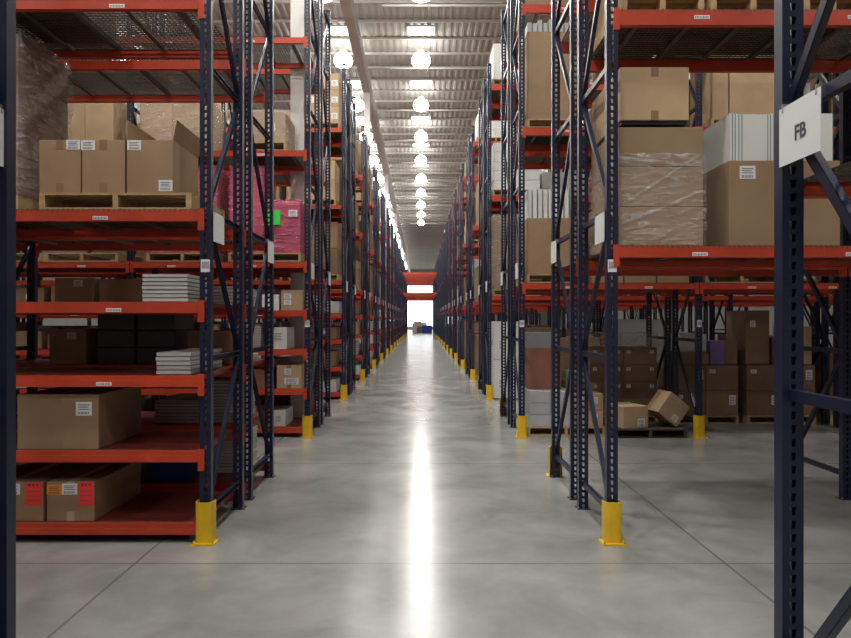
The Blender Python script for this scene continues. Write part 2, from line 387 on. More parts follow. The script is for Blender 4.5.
def bh(side, r, i, lv):
    if side < 0: return .08
    if r < 0: return .065
    return .115 if i > 0 else .085
def rack(side, r, half, nb, detail):
    """half 0 = front rack of the row, 1 = rear rack"""
    X = XL if side < 0 else XR; sd = 'left' if side < 0 else 'right'
    y = Y0(r)+(REAR if half else 0)
    lv = levels(side, r, half)
    if r < 0: lab = f'blue and red pallet rack nearest the camera on the {sd}, {"rear" if half else "front"} of the pair'
    else: lab = f'{"rear" if half else "front"} pallet rack of the {ORD[r]} row on the {sd} of the aisle'
    if detail:
        e = bpy.data.objects.new('pallet_rack', None); COL.objects.link(e); e.location = (X + (0 if r >= 0 else (-.035 if side < 0 else .012)), y, 0)
        for b in range(nb+1):
            xx = side*b*BAY
            for py, rz in ((0, 0), (FD, 0)):
                p = put('post', POST, e, (xx, py, 0), (0, 0, rz)); put('foot_plate', FOOT, p)
            if not half and r >= 0 and detail > 1:
                put('post_label', PLAB, e, (xx, -PD/2-.001, 1.99 if r == 0 else 1.55))['label'] = 'white barcode label'
            for z in HZ: put('horizontal_brace', HBR, e, (xx, 0, z))
            for i in range(6):
                u = (i % 2 == 0) != bool(half)
                put('diagonal_brace', DBR[(i, int(u))], e, (xx, 0, 0))
        for b in range(nb):
            xa = (b*BAY+PW/2) if side > 0 else (-(b+1)*BAY+PW/2)
            for i, z in enumerate(lv):
                h = bh(side, r, i, lv)
                for f, yy in ((-1, 0), (1, FD)):
                    bo = put('beam', BEAMH[(.08 if h == .085 else h, f)], e, (xa, yy, z))
                    if r <= 1:
                        put('beam_connector', CONN[(1, f)], bo, (-PW/2, 0, 0)); put('beam_connector', CONN[(-1, f)], bo, (BL+PW/2, 0, 0))
                    if f < 0 and r <= 1 and z > 1 and not half:
                        for t in (.25, .72): put('beam_label', BLAB, bo, (BL*t+.1*math.sin(i*3+b), -.0430, -.058))['label'] = 'small white location label'
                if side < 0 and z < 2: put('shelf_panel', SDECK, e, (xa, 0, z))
                else: put('wire_deck', WDECK, e, (xa, 0, z+.001))
    else:
        key = (side, half, nb, tuple(lv), r <= 4)
        if key not in RC:
            mb = MB()
            for b in range(nb+1):
                xx = side*b*BAY
                post_into(mb, xx, 0, -1, r <= 4); post_into(mb, xx, FD, -1, r <= 4)
                for z in HZ: mb.bar((xx, .03, z), (xx, FD-.03, z), .032, .042, 'navy')
                for i in range(6):
                    u = (i % 2 == 0) != bool(half); a, c = (HZ[i]+.04, HZ[i+1]-.04) if u else (HZ[i+1]-.04, HZ[i]+.04)
                    mb.bar((xx, .03, a), (xx, FD-.03, c), .030, .042, 'navy')
            for b in range(nb):
                xa = (b*BAY+PW/2) if side > 0 else (-(b+1)*BAY+PW/2)
                for i, z in enumerate(lv):
                    h = bh(side, r, i, lv)
                    for f, yy in ((-1, 0), (1, FD)):
                        beam_into(mb, xa+.008, xa+BL-.008, yy+f*.008, z, f, h); conn_into(mb, xa-PW/2, yy, z, f, 1, h); conn_into(mb, xa+BL+PW/2, yy, z, f, -1, h)
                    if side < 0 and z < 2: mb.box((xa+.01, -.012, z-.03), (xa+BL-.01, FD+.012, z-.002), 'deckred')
                    else:
                        for k in range(16): mb.box((xa+.05+k*.15, -.02, z-.02), (xa+.075+k*.15, FD+.02, z+.004), 'wire')
            RC[key] = mb.mesh('pallet_rack')
        e = put('pallet_rack', RC[key], None, (X, y, 0))
    tag(e, lab, 'rack', 'pallet racks')
    return e
RC = {}
for r in range(-1, NROW):
    for side in (-1, 1):
        for half in (0, 1):
            det = 2 if r <= 1 else (1 if r == 2 else 0)
            rack(side, r, half, bays(r), det)

# tunnel beams over the aisle in the far rows
tb = MB(); span = XR-XL-PW
tb.box((0, -.03, -.14), (span, .03, 0), 'red'); tb.box((0, FD-.03, -.14), (span, FD+.03, 0), 'red')
for k in range(14): tb.box((.06+k*.2, -.02, -.02), (.09+k*.2, FD+.02, .004), 'wire')
tb = tb.mesh('tunnel_shelf')
for r in range(12, NROW):
    for half in (0, 1):
        for z, wd in ((3.91, 'lower'), (5.62, 'upper')):
            o = put('tunnel_shelf', tb, None, (XL+PW/2, Y0(r)+(REAR if half else 0), z))
            tag(o, f'{wd} red shelf bridging the aisle in the {ORD[r]} rack row, {"rear" if half else "front"} half', 'shelf', 'shelves bridging the far aisle')

# post protectors
mb = MB(); prof = []
wv = .064; fr = -.080; bk = .02; rr = .04
pts = [(-wv, bk)]
for i in range(5): a = math.pi + i*math.pi/8; pts.append((-wv+rr+rr*math.cos(a), fr+rr+rr*math.sin(a)))
for i in range(5): a = 1.5*math.pi + i*math.pi/8; pts.append((wv-rr+rr*math.cos(a), fr+rr+rr*math.sin(a)))
pts.append((wv, bk))
def inner(p): return (p[0]*.90, p[1]+.007 if p[1] < 0 else p[1])
for i in range(len(pts)-1):
    a, b = pts[i], pts[i+1]; c, d = inner(b), inner(a); H = .30
    mb.quad([(*a,0),(*b,0),(*b,H),(*a,H)], 'yellow'); mb.quad([(*c,0),(*d,0),(*d,H),(*c,H)], 'yellow'); mb.quad([(*a,H),(*b,H),(*c,H),(*d,H)], 'yellow')
GUARD = mb.mesh('post_protector')
mb = MB(); mb.box((-.086,-.108,0), (.086,-.078,.012), 'yellow'); mb.box((-.086,-.08,0), (-.062,.02,.012), 'yellow'); mb.box((.062,-.08,0), (.086,.02,.012), 'yellow')
GBASE = mb.mesh('base_plate')
mb = MB()
mb.lathe([(.008,0),(.008,.011),(.001,.011)], 6, 'steel'); GBOLT = mb.mesh('bolt')
for r in range(-1, NROW):
    for side in (-1, 1):
        for end in (0, 1):
            if end and side < 0: continue
            X = XL if side < 0 else XR
            y = Y0(r) if not end else Y0(r)+REAR+FD
            g = put('post_protector', GUARD, None, (X, y, 0), (0, 0, math.pi if end else 0))
            tag(g, f'yellow steel post protector at the {"rear" if end else "front"} corner of the {ORD[r] if r >= 0 else "nearest"} rack row, {"left" if side < 0 else "right"} side', 'post protector', 'yellow post protectors along the aisle')
            if r < 4:
                b = put('base_plate', GBASE, g)
                for sx in (-1, 1): put('bolt', GBOLT, b, (sx*.072, -.095, .012))
# second line of protectors on the right cross line
for r in (1, 2, 3):
    g = put('post_protector', GUARD, None, (XR+BAY, Y0(r), 0)); tag(g, f'yellow post protector one bay in from the aisle, right side, {ORD[r]} rack row', 'post protector', 'yellow post protectors one bay in')
    b = put('base_plate', GBASE, g)

# hanging aisle signs
mb = MB(); mb.box((-.0015, -.135, -.215), (.0015, .135, 0), 'paper'); SIGN = mb.mesh('aisle_sign')
mb = MB()
mb.box((-.003, -.004, -.02), (.03, .004, .014), 'steel')
CLIP = mb.mesh('sign_clip')
for r in range(-1, 10):
    for side in (-1, 1):
        for end in (0, 1):
            if r == -1 and end == 0: continue
            X = (XL if side < 0 else XR)-side*.049
            y = Y0(r)+.14 if not end else Y0(r)+REAR+FD-(.155 if r < 0 else .145)
            if r < 0: X += -.056 if side < 0 else .016
            s = put('aisle_sign', SIGN, None, (X, y, 2.385))
            for yy in (-.11, .11):
                c = put('sign_clip', CLIP, s, (0, yy, 0))
                if side < 0: c.rotation_euler[2] = math.pi
            if side > 0 and r == -1:
                lab = 'white hanging sign lettered FB on the nearest rack frame at right'
                cu = bpy.data.curves.new('t', 'FONT'); cu.body = 'FB'; cu.size = .074; cu.extrude = .0006; cu.offset = .0016; cu.align_x = 'CENTER'; cu.align_y = 'CENTER'
                to = bpy.data.objects.new('t', cu); COL.objects.link(to); bpy.context.view_layer.update()
                me = bpy.data.meshes.new_from_object(to); bpy.data.objects.remove(to)
                me.materials.clear(); me.materials.append(M['ink'])
                t = put('lettering', me, s); t.matrix_local = Matrix(((0,0,-1,-.0025),(-1,0,0,-.010),(0,1,0,-.118),(0,0,0,1))); t['label'] = 'black letters FB'
            else:
                lab = f'white sign plate hanging at the {"rear" if end else "front"} end of the {ORD[r] if r >= 0 else "nearest"} rack row, {"left" if side < 0 else "right"} side'
            tag(s, lab, 'sign', 'white signs hung on the rack ends')

# ---------------------------------------------------------------- goods
BC = {}
def carton_mesh(w, d, h, k):
    key = (round(w,3), round(d,3), round(h,3), k)
    if key in BC: return BC[key]
    mb = MB(); mb.box((-w/2,-d/2,0), (w/2,d/2,h), k); me = mb.mesh('carton', bevel=.004); BC[key] = me; return me
def tape_mesh(w, d, h, k='tape', tail=.07, top=True):
    mb = MB(); t = .0012
    if top:
        mb.box((-.028,-d/2-t,h-.0), (.028,d/2+t,h+t), k)
        for s in (-1, 1): mb.box((-.028, s*(d/2), h-tail), (.028, s*(d/2+t), h+t), k)
    else:
        mb.box((-.028,-d/2-t,-.0008), (.028,d/2+t,.0004), k)
        for s in (-1, 1): mb.box((-.028, s*(d/2), -.0008), (.028, s*(d/2+t), tail), k)
    return mb.mesh('tape')
def label_mesh(w, h, k='paper', bars=True):
    mb = MB(); mb.box((-w/2,-.0016,-h/2), (w/2,0,h/2), k)
    if k == 'labred':
        for i in range(3): mb.box((-w*.32+i*w*.24,-.0022,h*.34), (-w*.32+i*w*.24+w*.13,-.0016,h*.44), 'ink')
        for i in range(3): mb.box((-w*.36,-.0022,h*(.12-.2*i)-h*.012), (w*.36,-.0016,h*(.12-.2*i)+h*.012), 'cartonr')
    elif bars:
        for i in range(3): mb.box((-w*.36,-.0022,h*(.28-.16*i)-h*.03), (w*(.36-.1*(i % 2)),-.0016,h*(.28-.16*i)+h*.03), 'ink')
        for i in range(8): mb.box((-w*.36+i*w*.09,-.0022,-h*.42), (-w*.36+i*w*.09+w*.04,-.0016,-h*.2), 'ink')
    return mb.mesh('label')
def carton(x0, x1, y0, y1, z0, z1, k, label, group=None, labs=(), tape=None, name='carton', cat='box', rz=0, rot=None):
    """labs: (dx fraction, z fraction, w, h, mat) on the camera-facing face"""
    w, d, h = abs(x1-x0), abs(y1-y0), z1-z0
    o = put(name, carton_mesh(w, d, h, k), None, ((x0+x1)/2, (y0+y1)/2, z0), rot or (0, 0, rz))
    tag(o, label, cat, group)
    if tape:
        put('tape', tape_mesh(w, d, h, tape), o); put('tape', tape_mesh(w, d, h, tape, top=False), o)
    for (fx, fz, lw, lh, lk) in labs:
        l = put('label', label_mesh(lw, lh, lk), o, (-w/2+fx*w, -d/2-.0004, fz*h)); l['label'] = {'paper':'white paper label','labred':'red paper label','orange':'orange paper label','green':'bright green label'}.get(lk, 'label')
    return o
PALC = {}
def pallet(x0, x1, y0, y1, z, label, group='wooden pallets', parts=True, wk='wood'):
    w, d = abs(x1-x0), abs(y1-y0); key = (round(w,2), round(d,2), parts, wk)
    if key not in PALC:
        mb = MB(); n = 7
        for i in range(n): a = -d/2+i*(d-.09)/(n-1); mb.box((-w/2, a, .105), (w/2, a+.09, .122), wk)
        for i in range(3): a = -d/2+i*(d-.09)/2; mb.box((-w/2, a, 0), (w/2, a+.09, .016), wk)
        sb = MB()
        for i in range(3):
            a = -w/2+i*(w-.04)/2
            if not parts: mb.box((a, -d/2, .016), (a+.04, d/2, .105), wk)
        sb.box((-.02, -d/2, .016), (.02, d/2, .105), wk)
        PALC[key] = (mb.mesh('pallet'), sb.mesh('stringer'))
    me, sm = PALC[key]
    o = put('pallet', me, None, ((x0+x1)/2, (y0+y1)/2, z)); tag(o, label, 'pallet', group)
    if parts:
        for i in range(3): put('stringer', sm, o, (-w/2+.02+i*(w-.04)/2, 0, 0))
    return o
def wrap(x0, x1, y0, y1, z0, z1, k, label, bulge=.012):
    bm = bmesh.new(); bmesh.ops.create_cube(bm, size=1)
    w, d, h = abs(x1-x0)+.02, abs(y1-y0)+.02, z1-z0
    bmesh.ops.subdivide_edges(bm, edges=bm.edges[:], cuts=9, use_grid_fill=True)
    for f in [f for f in bm.faces if f.calc_center_median().z < -.499]: bm.faces.remove(f)
    rr = random.Random(int(abs(x0*1000)+z0*10))
    for v in bm.verts:
        n = Vector((v.co.x, v.co.y, 0)); j = rr.uniform(0, bulge)
        v.co = Vector((v.co.x*(w+2*j), v.co.y*(d+2*j), (v.co.z+.5)*h + (rr.uniform(0, bulge) if v.co.z > .49 else 0)))
    for f in bm.faces: f.smooth = True
    me = bpy.data.meshes.new('stretch_wrap'); bm.to_mesh(me); bm.free(); me.materials.append(M[k])
    o = put('stretch_wrap', me, None, ((x0+x1)/2, (y0+y1)/2, z0+.004)); tag(o, label, 'plastic wrap', 'stretch wrap round the loads'); return o
def flats(x0, x1, y0, y1, z0, n, t, label, group, top='whited', edge='whiteg'):
    w, d = abs(x1-x0), abs(y1-y0)
    mb = MB(); mb.box((-w/2,-d/2,.006), (w/2,d/2,t-.002), top); mb.box((-w/2+.006,-d/2+.006,0), (w/2-.006,d/2-.006,.006), edge)
    me = mb.mesh('flat_carton')
    for i in range(n):
        o = put('flat_carton', me, None, ((x0+x1)/2+R.uniform(-.004,.004), (y0+y1)/2+R.uniform(-.004,.004), z0+i*t))
        pos = 'topmost' if i == n-1 else ('bottom one' if i == 0 else f'{ORD[i]} from the bottom')
        tag(o, f'{label}, {pos}', 'flat carton', group)

A = Y0(0)
# ---- left row, first rack: bottom shelf (.14)
carton(-3.25, -2.74, A+.02, A+.80, .14, .42, 'carton', 'brown carton with white and red labels at far left of bottom shelf', 'labelled cartons on the bottom shelf', [(.55,.83,.12,.08,'paper'),(.86,.70,.12,.17,'labred')], 'tapel')
carton(-2.715, -2.37, A+.02, A+.86, .14, .425, 'carton', 'long brown carton with orange, white and red labels on bottom shelf', 'labelled cartons on the bottom shelf', [(.16,.80,.11,.07,'orange'),(.48,.82,.11,.08,'paper'),(.83,.70,.11,.17,'labred')], 'tapel')
# .66
carton(-2.93, -2.34, A+.02, A+.80, .66, 1.06, 'carton', 'large brown carton with white label standing alone on second shelf', None, [(.82,.74,.115,.10,'paper')], 'tape')
# 1.20
flats(-1.93, -1.68, A+.04, A+.84, 1.20, 5, .033, 'long white flat carton with green edge, third shelf beside aisle', 'long flat cartons in a stack')
# 1.73
flats(-2.03, -1.70, A+.04, A+.60, 1.73, 7, .0295, 'short white flat carton on fourth shelf of the first left rack', 'short flat cartons in a stack', edge='grey')
# 2.39 pallet with three cartons
pallet(-2.76, -1.66, A+.0, A+.86, 2.3985, 'pale wooden pallet under the three labelled cartons on upper left shelf')
pz = 2.3985+.123
carton(-2.77, -2.47, A+.02, A+.60, pz, pz+.385, 'carton', 'brown carton, leftmost of the three labelled ones on the pallet', 'cartons on the upper left pallet', [(.82,.91,.10,.07,'paper')], 'tape')
carton(-2.46, -2.15, A+.02, A+.60, pz, pz+.385, 'carton', 'brown carton, middle of the three labelled ones on the pallet', 'cartons on the upper left pallet', [(.14,.90,.10,.07,'paper')], 'tape')
# open carton with raised flaps
o = carton(-2.135, -1.80, A+.02, A+.60, pz, pz+.385, 'carton', 'brown carton with its top flaps standing open, right end of the pallet', 'cartons on the upper left pallet', [(.16,.90,.10,.07,'paper'),(.84,.14,.10,.08,'paper')])
for nm, p, q in (('flap', (-.1675,0), 'L'), ('flap', (.1675,0), 'R'), ('flap', (0,.29), 'B')):
    mb = MB()
    if q == 'L': mb.box((-.1675,-.29,.383), (-.1625,.29,.53), 'carton', Matrix.Rotation(0,4,'Y')); me = mb.mesh('flap')
    elif q == 'R':
        mt = Matrix.Translation((.1675,0,.383)) @ Matrix.Rotation(math.radians(12),4,'Y'); mb.box((-.004,-.29,0), (0,.29,.15), 'carton', mt); me = mb.mesh('flap')
    else:
        mt = Matrix.Translation((0,.29,.383)) @ Matrix.Rotation(math.radians(-15),4,'X'); mb.box((-.16,-.004,0), (.16,0,.14), 'cartonl', mt); me = mb.mesh('flap')
    put('flap', me, o)
# dark wrapped stack far left
pallet(-3.90, -2.97, A+.10, A+.86, 2.3985, 'wooden pallet under the dark wrapped stack, far upper left')
gl = ['bottom','lower middle','upper middle','top']
for i in range(4):
    for j in range(2):
        xa = -3.89+j*.46
        carton(xa, xa+.455, A+.11, A+.84, 2.52+i*.30, 2.52+i*.30+.297, 'cartond', f'dark brown carton in wrapped stack far left, {gl[i]} layer, {"outer" if j == 0 else "aisle"} side', 'cartons in the dark wrapped stack')
wrap(-3.89, -2.97, A+.11, A+.84, 2.525, 3.735, 'film', 'crinkled clear stretch film round the dark stack at upper left', .02)
# top level stuff left
for j, (xa, xb, hh) in enumerate(((-3.8,-3.25,.5),(-3.15,-2.55,.42))):
    carton(xa, xb, A+.05, A+.80, 3.92, 3.92+hh, 'cartond', f'dark carton on the highest visible left shelf, {"outer" if j == 0 else "inner"} one', 'cartons on the top left shelf')
# rear rack of the first left row
B = A+REAR
for i in range(6):
    o = carton(-2.92+(i % 2)*.36, -2.59+(i % 2)*.36, B+.06, B+.60, 1.20+(i//2)*.155, 1.20+(i//2)*.155+.15, 'dark', f'dark plastic bin behind the third left shelf, {["bottom","middle","top"][i//2]} of the {["left","right"][i % 2]} stack', 'dark bins stacked on the rear shelf', name='storage_bin', cat='bin')
carton(-2.10, -1.72, B+.05, B+.75, 1.20, 1.50, 'cartond', 'dark brown carton behind the long flat cartons on third shelf', None, (), 'tape')
carton(-3.35, -3.02, B+.05, B+.70, 1.20, 1.52, 'carton', 'brown carton with small label behind third shelf at far left', None, [(.6,.8,.08,.06,'paper')])
carton(-3.30, -2.95, B+.05, B+.70, 1.73, 1.98, 'carton', 'brown carton on the rear fourth shelf at far left', None, [(.6,.8,.08,.06,'paper')])
carton(-2.90, -2.35, B+.05, B+.75, 1.73, 1.97, 'cartond', 'long dark carton on the rear fourth shelf, middle', None)
flats(-2.42, -2.02, B+.10, B+.75, .66, 7, .03, 'grey flat carton on rear second shelf, left stack', 'grey flat cartons on the rear second shelf', 'greyl', 'dark')
flats(-1.98, -1.66, B+.10, B+.75, .66, 13, .03, 'grey flat carton on rear second shelf, tall stack by aisle', 'grey flat cartons on the rear second shelf tall stack', 'greyl', 'dark')
flats(-2.02, -1.66, B+.40, B+.84, .14, 13, .031, 'white flat carton on rear bottom shelf beside the aisle', 'white flat cartons on the rear bottom shelf', 'white', 'grey')
carton(-2.45, -2.10, B+.10, B+.70, .14, .40, 'blue', 'blue plastic bin on the rear bottom shelf', None, name='storage_bin', cat='bin')
carton(-3.1, -2.6, B+.10, B+.70, .14, .50, 'cartond', 'dark carton on the rear bottom shelf behind labelled cartons', None)
flats(-1.99, -1.66, B+.1, B+.75, 1.73, 6, .03, 'white flat carton on rear fourth shelf beside the aisle', 'white flat cartons on the rear fourth shelf', 'whited', 'grey')

# ---- left second row: pink load
C = Y0(1)
def load(x0, x1, y0, y1, z, nx, nz, h, k, fk, desc, grp, wr=True, ny=1, labs=()):
    w = (x1-x0)/nx
    pallet(x0-.02, x1+.02, y0-.02, y1+.02, z, f'wooden pallet under {desc}')
    for j in range(nz):
        for i in range(nx):
            d = (y1-y0)/ny
            for q in range(ny):
                nm = f'{["bottom","second","third","fourth","fifth","sixth","seventh"][j]} layer' + (f', {ORD[i]} across' if nx > 1 else '')
                carton(x0+i*w+.003, x0+(i+1)*w-.003, y0+q*d+.002, y0+(q+1)*d-.002, z+.123+j*h, z+.123+(j+1)*h-.004, k, f'carton in {desc}, {nm}', grp, labs if (i+j) % 2 == 0 else ())
    if wr: wrap(x0, x1, y0, y1, z+.122, z+.13+nz*h, fk, f'{"pink" if fk == "filmp" else "clear"} stretch film round {desc}', .02)
pallet(-2.64, -1.64, C+.01, C+.86, 2.3985, 'wooden pallet under the pink wrapped stacks nearest the aisle')
for xa, xb, nl, nm in ((-2.62, -2.17, 5, 'tall'), (-2.10, -1.66, 3, 'short')):
    for j in range(nl):
        carton(xa+.003, xb-.003, C+.032, C+.838, 2.5215+j*.235, 2.5215+(j+1)*.235-.004, 'pinkc', f'pink carton in the {nm} pink stack nearest the aisle, {ORD[j]} layer up', 'cartons in the pink stacks by the aisle')
    wrap(xa, xb, C+.03, C+.84, 2.524, 2.53+nl*.235, 'filmp', f'pink stretch film round the {nm} pink stack nearest the aisle', .010)
load(-3.74, -2.80, C+.03, C+.84, 2.3985, 2, 5, .235, 'pinkc', 'filmp', 'outer pink wrapped load, second left row', 'cartons in the outer pink load')
g = put('sheet', label_mesh(.19, .20, 'green', False), None, (-2.02, C-.005, 3.00)); tag(g, 'bright green paper square stuck on the pink wrapped load', 'sheet of paper')
g = put('sheet', label_mesh(.12, .09, 'paper'), None, (-1.75, C-.005, 3.06)); tag(g, 'small white label sheet on the pink wrapped load', 'sheet of paper')
load(-2.36, -1.86, C+.03, C+.80, 3.9185, 1, 1, .42, 'cartonl', 'film', 'small wrapped load above the pink one', 'cartons above the pink load', labs=((.6,.5,.12,.12,'paper'),))
load(-3.86, -2.95, C+.03, C+.84, 3.9185, 2, 1, .66, 'cartonl', 'film', 'tall pale load left above the pink loads', 'cartons in the tall pale load')
load(-5.00, -4.22, C+.03, C+.84, 3.9185, 2, 1, .66, 'cartonl', 'film', 'pale load above the bare pallets', 'cartons in the pale load above the bare pallets', wr=False)
carton(-1.92, -1.62, C+.03, C+.6, 1.73, 2.01, 'cartonl', 'pale carton at the aisle end of fourth shelf, second left row', None, [(.3,.7,.10,.07,'paper'),(.3,.4,.10,.07,'paper')])
carton(-2.18, -1.95, C+.03, C+.6, 1.73, 1.95, 'white', 'small white carton beside pale carton on fourth shelf, second left row', None)
flats(-2.60, -2.25, C+.05, C+.6, 1.73, 8, .034, 'white flat carton on fourth shelf, second left row', 'white flat cartons, second row fourth shelf', 'whited', 'grey')
carton(-2.08, -1.84, C+.03, C+.6, 1.20, 1.50, 'white', 'white carton with grey stripes on third shelf, second left row', None, [(.5,.6,.14,.12,'paper')])
flats(-2.55, -2.20, C+.05, C+.6, 1.20, 9, .035, 'white flat carton on third shelf, second left row', 'white flat cartons, second row third shelf', 'whited', 'grey')
carton(-1.98, -1.64, C+.03, C+.6, .66, .98, 'cartonl', 'pale carton with round label on second shelf, second left row', None, [(.6,.32,.20,.09,'paper'),(.45,.72,.09,.09,'paper')], 'tape')
carton(-2.35, -2.08, C+.03, C+.6, .66, .92, 'cartonr', 'reddish carton beside the pale one on second shelf, second left row', None)
carton(-2.10, -1.86, C+.03, C+.6, .14, .36, 'white', 'white carton on the bottom shelf, second left row', None, [(.6,.5,.10,.10,'paper')])
carton(-2.60, -2.20, C+.03, C+.7, .14, .42, 'cartond', 'dark carton on the bottom shelf, second left row', None)
# empty pallets resting on the 2.39 level further left
pallet(-5.15, -4.15, C+.02, C+.86, 2.3985, 'bare wooden pallet on shelf, second left row, outer one')
pallet(-6.25, -5.22, C+.02, C+.86, 2.3985, 'bare wooden pallet on shelf, second left row, farthest out')

# ---- right row, first rack
load_x0, load_x1 = 1.44, 2.055
for i in range(3):
    carton(load_x0, load_x1, A+.04, A+.86, 2.1385+i*.29, 2.1385+i*.29+.286, 'carton', f'wide brown carton in wrapped stack on right shelf, {["bottom","middle","top"][i]} one', 'cartons in the right wrapped stack')
wrap(load_x0, load_x1, A+.035, A+.865, 2.145, 2.80, 'film', 'clear stretch film with diagonal creases round the right-hand stack', .012)
carton(1.46, 1.96, A+.06, A+.90, 3.062, 3.45, 'cartonl', 'pale brown carton on top of the wrapped right-hand stack', None, (), 'tape')
mb = MB(); mb.box((1.47, A+.08, 3.036), (1.95, A+.88, 3.06), 'dark'); o = put('shadow_sheet', mb.mesh('shadow_sheet')); tag(o, 'dark sheet painted as the shadow between wrapped stack and the pale carton above', 'sheet')  # dark sheet stands in for the shadow band between the loads
# film creases as twisted strands
for i, (p, q) in enumerate((((1.43, A+.018, 2.42), (2.02, A+.018, 2.80)), ((1.45, A+.018, 2.30), (2.05, A+.018, 2.54)), ((1.43, A+.018, 2.78), (2.05, A+.018, 2.72)))):
    mb = MB(); mb.bar(p, q, .004, .022, 'film', Vector((0,1,0))); o = put('film_strand', mb.mesh('film_strand')); tag(o, f'twisted strand of stretch film across right-hand stack, {["steep","low","upper"][i]} one', 'plastic wrap', 'film strands')
BX0, BX1 = 2.25, 3.06
carton(BX0, BX1, A+.05, A+.86, 2.14, 2.765, 'carton', 'large brown carton filled with upright white boards, right shelf', None, [(.165,.86,.115,.095,'paper')])
xb = 2.262; ws = [.024,.020,.026,.022,.19,.020,.024,.026,.20,.022,.024,.16]
for i, wd in enumerate(ws):
    mb = MB(); hh = .344+R.uniform(-.004,.004)
    mb.box((0, -.39, 0), (wd-.008, .39, hh), 'white'); mb.box((wd-.008, -.388, 0), (wd-.001, .388, hh-.002), 'whiteg')
    o = put('white_board', mb.mesh('white_board'), None, (xb, A+.455, 2.7665)); xb += wd
    tag(o, f'{"broad" if wd > .1 else "thin"} upright white board in the big right carton, {ORD[i]} from its left', 'board', 'white boards in the big right carton')
# rear rack first right row
# top shelf right
for j, (xa, xb, hh) in enumerate(((1.47,2.05,.5),(2.12,2.72,.62),(2.80,3.2,.45))):
    pallet(xa-.01, xb+.01, A+.03, A+.86, 3.8385, f'wooden pallet on the top right shelf, {ORD[j]} from the aisle')
    carton(xa, xb, A+.05, A+.84, 3.96, 3.96+hh, 'carton', f'brown carton on the top right shelf, {ORD[j]} from the aisle', 'cartons on the top right shelf')
# near right rack shelf: strapped flat board load
carton(XR+.25, XR+1.4, Y0(-1)+REAR+.06, Y0(-1)+REAR+.84, 2.14, 2.20, 'cartonl', 'flat pale cardboard sheets on the nearest right shelf', None, name='cardboard_sheet', cat='cardboard')

# ---- right second row above floor
for (z, zz, zt) in ((2.1085, 3.00, 3.40), (4.2385, 5.56, 5.78)):
    up = 'upper' if z > 3 else 'lower'
    pallet(1.45, 2.20, C+.03, C+.86, z, f'wooden pallet under the {up} board-filled carton, second right row')
    carton(1.46, 2.19, C+.04, C+.84, z+.125, zz, 'carton', f'tall brown carton holding white boards, {up} shelf of second right row', 'tall cartons in the second right row', (), 'tape')
    n = 9
    for i in range(n):
        a = 1.50+i*.073; mb = MB(); h = zt-zz-(R.uniform(0, .12) if z > 3 else 0)
        mb.box((-.03,-.3,0), (.025,.3,h), 'white'); mb.box((.025,-.29,0), (.032,.29,h-.01), 'grey')
        o = put('white_board', mb.mesh('white_board'), None, (a, C+.38, zz+.001)); tag(o, f'white board sticking out of the {up} tall carton, second right row, {ORD[i]} from the aisle', 'board', f'white boards in the {up} tall carton')
for j in range(2):
    for i in range(3):
        carton(2.35+i*.45, 2.35+i*.45+.43, C+.05, C+.84, 2.1085+j*.5, 2.1085+j*.5+.49, 'carton', f'brown carton in second right row on the lower shelf, {["bottom","top"][j]} layer, {ORD[i]} from tall carton', 'cartons on the lower shelf of second right row')
pallet(3.98, 5.05, C+.03, C+.86, 4.2385, 'wooden pallet under the tall cartons beyond the white boards')
carton(4.00, 4.22, C+.04, C+.84, 4.3625, 5.35, 'cartonl', 'narrow tall carton beyond the white boards, with wrap', None)
carton(4.24, 5.03, C+.04, C+.84, 4.3625, 5.35, 'cartonl', 'wide tall carton with red sticker beyond the white boards', None, [(.30,.70,.13,.10,'labred')], 'tape')
# third right row
D = Y0(2)
load(1.46, 2.4, D+.04, D+.84, 2.0885, 2, 3, .5, 'carton', 'film', 'wrapped load on lower shelf of third right row', 'cartons in the third right row')
load(1.46, 2.3, D+.04, D+.84, 6.3385, 2, 2, .36, 'white', 'film', 'white load on top of third right row', 'white cartons on top of third right row', wr=False)
load(1.46, 2.4, D+.04, D+.84, 4.1085, 3, 5, .19, 'white', 'film', 'white load on middle shelf of third right row', 'white cartons on middle shelf of third right row', wr=False)
for i in range(2): carton(1.46, 1.98, D+.05, D+.80, .02+i*.78, .02+i*.78+.77, 'white', f'tall white carton on floor under third right row, {["lower","upper"][i]}', 'white cartons on floor', [(.3,.4,.1,.2,'paper')])
# third left row upper cartons
for j in range(3):
    for i in range(2):
        carton(-1.64-(i+1)*.48, -1.64-i*.48-.01, D+.04, D+.80, 5.46+.125+j*.33, 5.46+.125+j*.33+.325, 'cartonl', f'pale carton on top of third left row, {["bottom","middle","top"][j]} layer, {["aisle side","outer"][i]}', 'pale cartons on top of third left row', [(.8,.4,.12,.12,'paper')])
pallet(-2.62, -1.63, D+.03, D+.82, 5.4585, 'wooden pallet on top level of third left row')

# ---- right second row, on the floor
fy = C+.10
pallet(1.47, 2.55, fy, fy+.86, 0, 'pale wooden pallet on the floor beneath grey boxes, right of aisle')
for j in range(3):
    for i in range(2):
        carton(1.50+i*.30, 1.50+i*.30+.295, fy+.02, fy+.8, .125+j*.165, .125+j*.165+.16, 'greyl', f'flat grey box on floor pallet by aisle, {["bottom","middle","top"][j]} layer, {["aisle side","inner"][i]}', 'grey boxes on the floor pallet')
for j in range(2):
    for i in range(2):
        carton(2.13+i*.20, 2.13+i*.20+.195, fy+.03, fy+.4, .125+j*.23, .125+j*.23+.22, 'cartonl', f'small pale carton on floor pallet, {["bottom","top"][j]}, {["left","right"][i]}', 'small pale cartons on the floor pallet', [(.4,.6,.08,.09,'paper')])
carton(1.52, 1.98, fy+.25, fy+.8, .622, 1.20, 'cartonr', 'reddish brown carton on top of grey boxes by the aisle', None)
